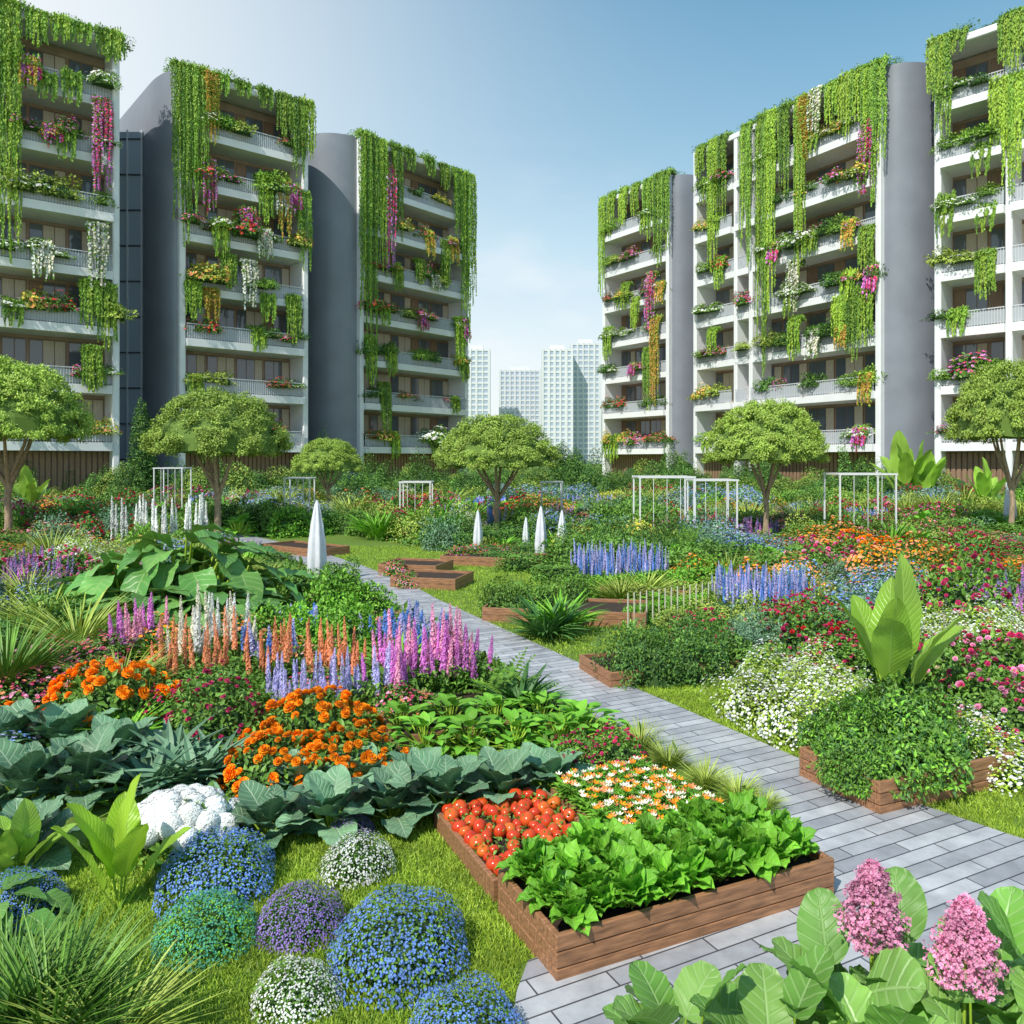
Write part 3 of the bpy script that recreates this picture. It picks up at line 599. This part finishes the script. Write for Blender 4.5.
# ---------------------------------------------------------------- raised beds
def bed(O,ang,L,Wd,h=.2,label='low timber raised bed filled with soil',planks=2):
    E=empty('raised_bed',Matrix.Translation((O[0],O[1],0))@Matrix.Rotation(ang,4,'Z'),label,'raised bed','timber raised beds'); th=.035
    for (x0,x1,y0,y1,ex) in((0,L,0,th,1),(0,L,Wd-th,Wd,1),(0,th,th+.002,Wd-th-.002,0),(L-th,L,th+.002,Wd-th-.002,0)):
        m=MB(); 
        for i in range(planks): m.box(x0,x1,y0,y1,.0+i*h/planks,(i+1)*h/planks-.006,PLANK)
        o=part('board',m.mesh('board'),E); b=o.modifiers.new('b','BEVEL'); b.width=.005; b.segments=2
    m=MB(); m.box(th,L-th,th,Wd-th,0.01,h*.75,SOIL); part('soil',m.mesh('soil'),E)
    a=np.array([math.cos(ang),math.sin(ang)]); b=np.array([-a[1],a[0]])
    return lambda u,v: np.array(O)+a*u+b*v
AN=math.atan2(.42,.907)
bl=bed((.22,3.95),AN,1.86,.72,.25,'timber raised bed filled with leafy salad greens',3)
bt=bed((-.11,4.69),AN,.87,1.06,.14,'timber raised bed holding ripe red tomatoes',1); bo=bed((.73,5.07),AN,.85,1.05,.14,'timber raised bed of small orange and cream lilies',1)
for i in range(9):
    for j in range(4):
        p=bl(.15+i*.195+R.normal()*.015,.15+j*.145+R.normal()*.015); w=R.uniform(.39,.48)*(1 if 0<i<8 else .88); place('lettuce',p[0],p[1],w,w*R.uniform(1.05,1.4),.2,rad=.05)
m=MB(); V,Fq,L=sphT(20,12,.84); V=V.copy(); rr=np.hypot(V[:,0],V[:,1]); V[:,2]-=np.where(V[:,2]>0,.22*np.exp(-(rr/.28)**2),0); m.add(V*.5,Fq[0],TOM); tomM=m.mesh('tomato',True)
m=MB(); a=np.arange(5)*1.2566; m.inst(leafT(.13,3,1,droop=.45),np.tile([0,0,.34],(5,1)),fr(np.stack([np.cos(a),np.sin(a),.1+0*a],1),np.tile(UP,(5,1)),np.full(5,.28)),G_mid); m.tube([(0,0,.32),(.02,0,.46)],[.03,.02],G_mid,5); calM=m.mesh('calyx')
kind('tomato',tomM,[('calyx',calM)],'ripe glossy red tomato on the soil','tomato','tomatoes in the raised bed')
for i in range(9):
    for j in range(11):
        if R.random()<.1: continue
        p=bt(.08+i*.089+R.normal()*.014,.08+j*.09+R.normal()*.014); w=R.uniform(.065,.112)
        o=place('tomato',p[0],p[1],w,w,.10+w*.42,rad=.02); o.rotation_mode='XYZ'; o.rotation_euler=(R.normal()*.6,R.normal()*.6,R.uniform(0,6))
m=MB(); k=900; x=R.uniform(.04,.83,k); yy=R.uniform(.04,1.02,k); P=np.array([[*bt(a,b),R.uniform(.11,.17)] for a,b in zip(x,yy)])
m.inst(OV,P,fr(R.normal(size=(k,3))+UP*.1,UP+R.normal(size=(k,3))*.5,R.uniform(.02,.045,k)),G_mid); thing(link(bpy.data.objects.new('tomato_foliage',m.mesh('tf'))),'small green leaves scattered among the tomatoes','tomato leaves',kind='stuff')
m=MB(); f=MB(); k=34; az=R.uniform(0,6.28,k)
m.inst(leafT(.12,4,1,droop=.3),np.stack([.05*np.cos(az),.05*np.sin(az),R.uniform(0,.4,k)],1),fr(np.stack([np.cos(az),np.sin(az),R.uniform(.3,1.5,k)],1),np.tile(UP,(k,1)),R.uniform(.3,.5,k)),G_bright)
for i in range(3):
    p=np.array([R.normal()*.16,R.normal()*.16,R.uniform(.55,.8)]); m.tube([(0,0,0),p*.5,p],[.015,.012,.01],G_bright,5)
    f.inst(flowT(6,.25,.85,.12),p[None],frz(np.array([[R.normal()*.4,R.normal()*.4,1.]]),[.12]),[[P_coral,P_cream,P_or][i],P_red])
kind('lily',m.mesh('lily'),[('flowers',f.mesh('lilyf'))],'small orange and cream lily','lily','lilies in the raised bed')
for i in range(9):
    for j in range(10):
        p=bo(.06+i*.092+R.normal()*.015,.06+j*.1+R.normal()*.015); w=R.uniform(.2,.28); place('lily',p[0],p[1],w,w*.8,.12,rad=.03)
# ---------------------------------------------------------------- planted garden
for k,x,y,w,h in(('blue',218,890,114,1.1),('teal',205,943,98,1.1),('purple',300,930,86,1.1),('blue',402,962,140,1.05),('white',358,870,76,1.1),('white',297,1002,88,1.05),('blue',468,1050,126,1.05),('blue',20,915,84,1.1),('purple',352,836,46,1.)): pl('flower_mound|'+k,x,y,w,h)
pl('hydrangea_bush',182,842,112,1.0); pl('hydrangea_bush',228,828,60,.95)
for x,y,w in((268,838,105),(330,828,115),(392,818,105),(445,810,110),(500,802,105),(548,792,90),(300,798,85),(362,792,85),(420,788,80)): pl('hosta',x,y,w*1.1,1.0,rad=.3)
for x,y,w in((25,805,120),(85,795,115),(20,865,115),(10,755,100),(62,752,95),(120,765,90)): pl('hosta',x,y,w*1.1,1.1)
for x,y,w in((150,795,95),(195,788,100),(170,770,90),(215,775,75)): pl('strap_leaf_plant|blue',x,y,w,1.0)
pl('marigold_bush',110,722,120,1.15); pl('marigold_bush',282,785,115,1.0); pl('marigold_bush',345,778,115,1.0); pl('marigold_bush',315,752,125,1.1)
b=spot(240,800); bed(b,math.radians(24),1.35,1.5,.12,'low timber bed planted with marigolds')
b=spot(398,752); bed(b,math.radians(24),1.75,1.5,.14,'low timber bed planted with leafy herbs')
for x,y in((425,748),(470,748),(515,748),(560,745),(450,728),(495,728),(540,726),(400,735),(580,735)): pl('leafy_herb',x,y,85,.8,rad=.3)
pl('rose_bush|crimson',575,778,62,.9); pl('rose_bush|crimson',620,772,66,.9); pl('rose_bush|crimson',215,742,95,.95); pl('rose_bush|crimson',165,725,60,.8)
for x,y in((280,722),(300,728),(318,722),(338,724)): pl('lupin|lavender',x,y,48,1.35)
for x,y in((385,712),(410,706),(432,700),(450,698),(470,696),(395,695),(425,690),(458,690)): pl('lupin|magenta',x,y,54,1.45)
pl('lupin|lavender',372,715,50,1.3)
for x,y in((170,690),(215,695),(268,690),(290,685),(325,690),(352,690),(240,680)): pl('lupin|orange',x,y,46,1.35)
for x,y in((190,680),(215,672),(235,672),(205,665)): pl('lupin|white',x,y,52,1.35)
for x,y in((135,665),(155,660)): pl('lupin|pink',x,y,48,1.2)
pl('strap_leaf_plant',520,712,80,.85); pl('fern',500,700,80,.9); pl('strap_leaf_plant',545,638,70,.95); pl('strap_leaf_plant|bright',560,633,60,1.0)
for x,y,w,h in((110,632,120,.9),(150,636,130,.95),(200,634,130,.95),(245,628,110,.9),(130,622,130,1.4),(180,622,140,1.7),(220,618,130,1.45),(95,618,100,1.1),(260,612,100,1.1)): pl('broad_leaf_plant',x,y,w,h,rad=.9)
for x in(116,126,136,146,156,166,176,186,196,206): pl('foxtail_lily',x,556+R.integers(-3,4),22,1.7)
for x,y in((12,600),(35,600),(58,598),(22,590),(50,588)): pl('lavender',x,y,46,1.1)
pl('ornamental_grass|pale',78,655,80,.9); pl('ornamental_grass|pale',45,640,70,.9); pl('ornamental_grass|fine',5,700,110,.9)
for x,y in((30,705),(75,695),(55,675),(100,672)): pl('flower_bush|pink',x,y,85,.8)
for x,y,w in((350,640,60),(330,625,70),(300,650,60),(370,620,50),(270,650,60),(345,660,70)): pl('bright_shrub',x,y,w,1.2)
for x,y,w in((60,640,70),(300,600,50),(340,590,45)): pl('green_shrub',x,y,w,1.0)
pl('banana_plant',120,908,112,1.25,rot=.9); pl('ornamental_grass|fine',50,1055,170,.85); pl('ornamental_grass|pale',108,1065,130,.8); pl('ornamental_grass|fine',5,1035,150,.85)
pl('banana_plant|pale',15,885,90,.9); pl('broad_leaf_plant',-5,930,120,.9)
for x,y,w in((640,752,45),(668,768,42),(705,790,45),(738,803,45),(765,812,36)): pl('ornamental_grass|pale',x,y,w*.9,.9,rad=.12)
for x,y,w in((755,715,85),(790,732,90),(832,748,95),(778,700,75),(830,715,85),(868,735,80),(815,690,65)): pl('daisy_bush',x,y,w,.95)
b=spot(880,818); bb=bed(b,math.radians(24),1.5,.8,.26,'timber bed with cascading herbs beside the path',3)
for u,v,w in((.3,.3,.72),(.75,.35,.8),(1.15,.42,.6),(.35,.65,.7),(.8,.7,.8),(1.2,.7,.7),(.1,.25,.5)):
    p=bb(u,v); place('cascading_basil',p[0],p[1],w,w*1.25,.12)
pl('banana_plant|pale',893,722,122,1.35,rot=2.2)
for x,y,w in((985,720,80),(1015,700,90),(960,690,70),(1015,745,80)): pl('rose_bush|pink',x,y,w,1.1)
pl('rose_bush|red',815,662,78,1.0); pl('rose_bush|red',840,650,60,1.0); pl('rose_bush|crimson',965,630,85,1.2); pl('rose_bush|crimson',940,625,60,1.1)
for x,y in((880,600),(905,602),(930,594),(895,590),(915,585),(870,592),(945,600)): pl('flower_bush|orange',x,y,55,1.5)
pl('flower_bush|blue',868,625,60,1.0); pl('ornamental_grass|pale',800,610,50,1.1); pl('silver_shrub',850,640,70,.9)
b=spot(610,690); bed(b,math.radians(18),1.75,.9,.2,'timber bed planted with dark green shrubs'); 
for x,y in((628,682),(655,684),(685,682),(712,676),(640,672),(672,670),(700,666)): pl('dark_shrub',x,y,54,1.35)
for x,y in((745,662),(765,656),(750,645)): pl('silver_shrub',x,y,52,1.1)
for i in range(15): pl('delphinium',722+i*6,612+(i%3)*5,26,1.9)
for i in range(14): pl('delphinium',580+i*6,580+(i%3)*5,22,1.8)
ST=plain('pale_stake',(.6,.58,.45),.7)
m=MB(); m.tube([(0,0,0),(0,0,1)],[.014,.011],ST,6); kind('garden_stake',m.mesh('stake'),[],'thin pale stake supporting bean plants','garden stake','stakes in the bean row')
for i in range(18):
    pl('bright_shrub',630+i*6.2,626-i*1.1,24,1.3); p=spot(628+i*6.2,629-i*1.1); place('garden_stake',p[0],p[1],1,.55,rad=0)
for i in range(10): pl('strap_leaf_plant|bright',500+R.uniform(0,170),598+R.uniform(-12,6),26,.8)
for i in range(14): pl('bright_shrub',590+i*9,598-i*.8,30,1.1)
for x,y,an,L in((482,622,14,2.6),(390,588,10,1.4),(378,574,10,1.4),(600,600,12,2.0),(260,552,-12,2.4),(440,565,8,2.6)): bed(spot(x,y),math.radians(an-25),L,1.2,.24,'timber raised bed edging planted border')
for x,y in((498,618),(520,620),(545,618),(570,613)): pl('green_shrub',x,y-2,42,1.3)
for x,y in((412,588),(400,576)): pl('flower_bush|pink',x-4,y,28,1.1)
for x,y in((458,562),(480,560),(505,560)): pl('flower_bush|red',x,y-1,30,1.1)
def plume():
    f=MB(); m=MB(); n=3600; t=R.random(n)**.9; az=R.uniform(0,6.28,n); prof=.28*np.minimum(1,.55+t*2.2)*(1-t)**.62*(1+.2*np.sin(az*4+t*22))+.015; rr=prof*R.random(n)**.3
    P=np.stack([rr*np.cos(az),rr*np.sin(az),.0+t*.6+.04*np.sin(az*4)],1)+R.normal(size=(n,3))*.01; f.inst(FL5,P,frz(P*np.array([3,3,0])+UP*.5+R.normal(size=(n,3))*.5,R.uniform(.009,.02,n)),[P_pink,P_pink])
    m.tube([(0,0,-1.6),(.03,0,-.8),(0,0,.5)],[.03,.022,.01],G_lime,7); return m.mesh('stem'),f.mesh('plume')
pm=plume(); kind('astilbe',pm[0],[('flowers',pm[1])],'fluffy pink flower plume on a green stem','astilbe','pink flower plumes')
def plm(px,py,d,w): X=(px-512)/F*d; Z=CH-(py-HY)/F*d; place('astilbe',X,d,w,w,Z,rad=.1)
plm(872,942,3.15,.50); plm(966,982,2.95,.49)
for x,y,w,h in((.62,3.0,.55,1.05),(.92,2.85,.6,1.12),(1.22,3.05,.6,1.15),(1.55,3.15,.62,1.2),(1.85,3.1,.62,1.18),(2.12,3.1,.62,1.2),(1.3,2.8,.6,1.18),(1.62,2.8,.62,1.2),(1.95,2.8,.6,1.15)): place('round_leaf_plant',x,y,w,h)
def trellis(px,py,wpx,topy,label='white metal frame trellis among the plants'):
    p=spot(px,py); w=wpx*p[1]/F; h=CH+(HY-topy)/F*p[1]; E=empty('trellis',Matrix.Translation((p[0],p[1],0)),label,'trellis','white garden trellises'); dp=min(1.2,w*.8)
    m=MB(); m.box(-.022,.022,-.022,.022,0,h-.035,WMET); pm_=m.mesh('post')
    for x in(-w/2,w/2):
        for y in(0,dp): part('post',pm_,E,Matrix.Translation((x,y,0)))
    m=MB(); m.box(-.008,.008,-.008,.008,0,h-.035,WMET); rm=m.mesh('rod')
    for x in np.linspace(-w/2,w/2,5)[1:-1]: part('rod',rm,E,Matrix.Translation((x,0,0)))
    m=MB()
    for y in(0,dp): m.box(-w/2-.05,w/2+.05,y-.024,y+.024,h-.033,h+.02,WMET)
    for x in(-w/2,w/2): m.box(x-.024,x+.024,.026,dp-.026,h-.033,h+.017,WMET)
    part('top_rail',m.mesh('rail'),E); RES.append((p[0],p[1]+.5,.3))
    for q in range(3): place('rose_bush|'+['red','pink','crimson'][q],p[0]+(q-1)*w*.33,p[1]+.35,w*.4,h*.55+R.uniform(0,.35))
trellis(667,550,54,477); trellis(716,546,42,480); trellis(868,546,56,474); trellis(415,530,30,482); trellis(297,530,25,478); trellis(168,518,28,468)
trellis(552,530,20,482)
def parasol(px,py,topy,label='closed white canvas parasol standing among flowers'):
    p=spot(px,py); h=(py-topy)*p[1]/F; E=empty('parasol',Matrix.Translation((p[0],p[1],0)),label,'parasol','closed white parasols')
    m=MB(); m.tube([(0,0,0),(0,0,h)],[.025,.02],WMET,8); part('pole',m.mesh('pole'),E)
    m=MB(); n=36; V=[]; Z=[.08,.12,.3,.5,.7,.85,.95,1.0]; Rr=[.08,.098,.1,.088,.066,.042,.024,.006]
    for z,r in zip(Z,Rr):
        for j in range(n): a=2*math.pi*j/n+z*.5; q=r*(1+.2*math.cos(a*6)); V.append((q*math.cos(a)*h,q*math.sin(a)*h,z*h))
    m.add(V,[(i*n+j,i*n+(j+1)%n,(i+1)*n+(j+1)%n,(i+1)*n+j) for i in range(len(Z)-1) for j in range(n)],FAB); part('canopy',m.mesh('canopy',True),E)
    RES.append((p[0],p[1],.5)); RES.append((p[0]*.93,p[1]*.93,.6))
parasol(317,584,500); parasol(541,560,506); parasol(562,556,510); parasol(478,552,510); parasol(526,548,517); parasol(1010,530,475)
for x in range(-20,1050,17):
    for row,(yy,top) in enumerate(((492,462),(502,470))):
        px=x+R.uniform(-8,8); p=spot(px,yy+R.uniform(-3,3)); h=CH+(HY-top+R.normal()*9)/F*p[1]; w=R.uniform(2.0,3.8)
        place('border_shrub|'+R.choice(['dark','mid','dark']),p[0],p[1],w,max(1.0,h)/.85)
for x,y,t in((143,503,396),(562,496,440),(575,498,446)):
    p=spot(x,y); h=CH+(HY-t)/F*p[1]; place('cypress',p[0],p[1],h/4.2*1.1 if x<200 else h/2,h/4.2)
for x,y,h in((905,506,55),(925,506,48),(30,520,40),(985,515,42)): pl('banana_plant|pale',x,y,h,1.35)
# ---------------------------------------------------------------- planting fill
HA=np.array(RES)
green=['green_shrub','dark_shrub','bright_shrub','silver_shrub','golden_shrub','fern','strap_leaf_plant|bright','ornamental_grass|pale','leafy_herb','green_shrub','golden_shrub']
flow=['flower_bush|orange','flower_bush|yellow','flower_bush|blue','flower_bush|pink','rose_bush|red','rose_bush|crimson','rose_bush|pink','daisy_bush','flower_bush|pink','marigold_bush','lavender','delphinium','flower_bush|red','flower_bush|orange','flower_bush|blue','delphinium']
y=6.6; cnt=0
TR=np.array(TREES)
while y<44:
    st=.50+.022*y; x=-.70*y-1
    while x<.70*y+1:
        X=x+R.normal()*st*.2; Y=y+R.normal()*st*.2; x+=st
        if xl(Y)-.6<X<lawn(Y)+.35 and Y<27: continue
        if Y<7.6 and X>-3.2 and X<2: continue
        if Y<8 and X>2 and X<3.6: continue
        if (((HA[:,0]-X)**2+(HA[:,1]-Y)**2)<(HA[:,2]*.85+.1)**2).any(): continue
        cell=np.random.default_rng(int(abs(math.floor((X+.3*Y)/2.8)*7919+math.floor(Y/2.4)*104729))+9)
        isg=cell.random()<.42; k=(green if isg else flow); k=k[cell.integers(0,len(k))]
        if R.random()<.18: k=green[R.integers(0,len(green))]; isg=True
        w=st*R.uniform(1.0,1.45); hh=w*(R.uniform(.75,1.35) if isg and Y>13 else R.uniform(.7,1.15)); hh=min(hh,1.7 if Y>20 else 1.2)
        if k in('lavender','delphinium'): hh=min(hh,1.1)*.85
        if Y<12: hh*=.85
        dt=((TR[:,0]*Y/TR[:,1]-X)**2<.9**2)&(TR[:,1]>Y)&(TR[:,1]-Y<9)
        if dt.any(): hh*=.55
        if 11<Y<26 and xl(Y)-2.8<X<xl(Y): hh=min(hh,.5); w=min(w,.9)
        if 11<Y<20 and lawn(Y)<X<lawn(Y)+1.5: hh=min(hh,.6)
        place(k,X,Y,w,hh,rad=0); cnt+=1
    y+=st*.9
print('fill',cnt)
# ---------------------------------------------------------------- light, world, camera
sd=Vector((-.55,-.80,.0)).normalized(); el=math.radians(48); d=Vector((sd.x*math.cos(el),sd.y*math.cos(el),math.sin(el)))
s=bpy.data.lights.new('sun','SUN'); s.energy=4.2; s.angle=math.radians(.6); s.color=(1,.955,.88); so=link(bpy.data.objects.new('sun',s)); so.rotation_euler=d.to_track_quat('Z','Y').to_euler()
w=bpy.data.worlds.new('World'); bpy.context.scene.world=w; w.use_nodes=True; nt=w.node_tree; bg=nt.nodes['Background']
sk=N(nt,'ShaderNodeTexSky',sky_type='NISHITA'); sk.sun_disc=False; sk.sun_elevation=el; sk.sun_rotation=math.atan2(d.x,d.y); sk.air_density=1.0; sk.dust_density=2; sk.ozone_density=1.2
tc=N(nt,'ShaderNodeTexCoord'); sp=N(nt,'ShaderNodeSeparateXYZ'); nt.links.new(tc.outputs['Generated'],sp.inputs[0])
rp=N(nt,'ShaderNodeValToRGB'); nt.links.new(sp.outputs[2],rp.inputs[0]); e=rp.color_ramp.elements
e[0].position=0; e[0].color=(.97,1,1,1); e[1].position=1; e[1].color=(.10,.27,.50,1)
for p_,c in((.12,(.88,.97,1.0)),(.26,(.54,.78,.92)),(.36,(.30,.56,.76)),(.50,(.14,.38,.60))): q=e.new(p_); q.color=(*c,1)
hz=mixc(nt,1.0,rp.outputs[0],(6.9,6.9,6.9),'MULTIPLY'); col=mixc(nt,.86,sk.outputs[0],hz)
mp=N(nt,'ShaderNodeMapping'); mp.inputs['Scale'].default_value=(1,1,2.4); mp.inputs['Location'].default_value=(.35,0,.2); no=N(nt,'ShaderNodeTexNoise'); no.inputs['Scale'].default_value=6; no.inputs['Detail'].default_value=8
nt.links.new(tc.outputs['Generated'],mp.inputs[0]); nt.links.new(mp.outputs[0],no.inputs['Vector'])
f=mth(nt,'MULTIPLY',mth(nt,'SUBTRACT',no.outputs[0],.5),5.0,clamp=True)
lo=mth(nt,'SUBTRACT',1.0,mth(nt,'MULTIPLY',sp.outputs[2],2.6),clamp=True)
f=mth(nt,'MULTIPLY',mth(nt,'MULTIPLY',f,lo),.8); col=mixc(nt,f,col,(6.8,6.9,7.0))
vm=N(nt,'ShaderNodeVectorMath',operation='DOT_PRODUCT'); nt.links.new(tc.outputs['Generated'],vm.inputs[0]); vm.inputs[1].default_value=(-.60,.68,.42)
g_=mth(nt,'POWER',mth(nt,'MAXIMUM',vm.outputs['Value'],0.0),7.0); col=mixc(nt,mth(nt,'MULTIPLY',g_,.9),col,(6.8,6.95,7.0))
nt.links.new(col,bg.inputs[0]); bg.inputs[1].default_value=.148
cam=bpy.data.cameras.new('cam'); co=link(bpy.data.objects.new('camera',cam)); co.location=(0,0,CH); co.rotation_euler=(math.radians(90),0,0)
cam.sensor_width=36; cam.lens=36*F/1024; cam.shift_y=-(512-HY)/1024; cam.clip_end=5000; cam.clip_start=.05
sc=bpy.context.scene; sc.camera=co; sc.view_settings.view_transform='Standard'; sc.view_settings.look='None'; sc.view_settings.exposure=0
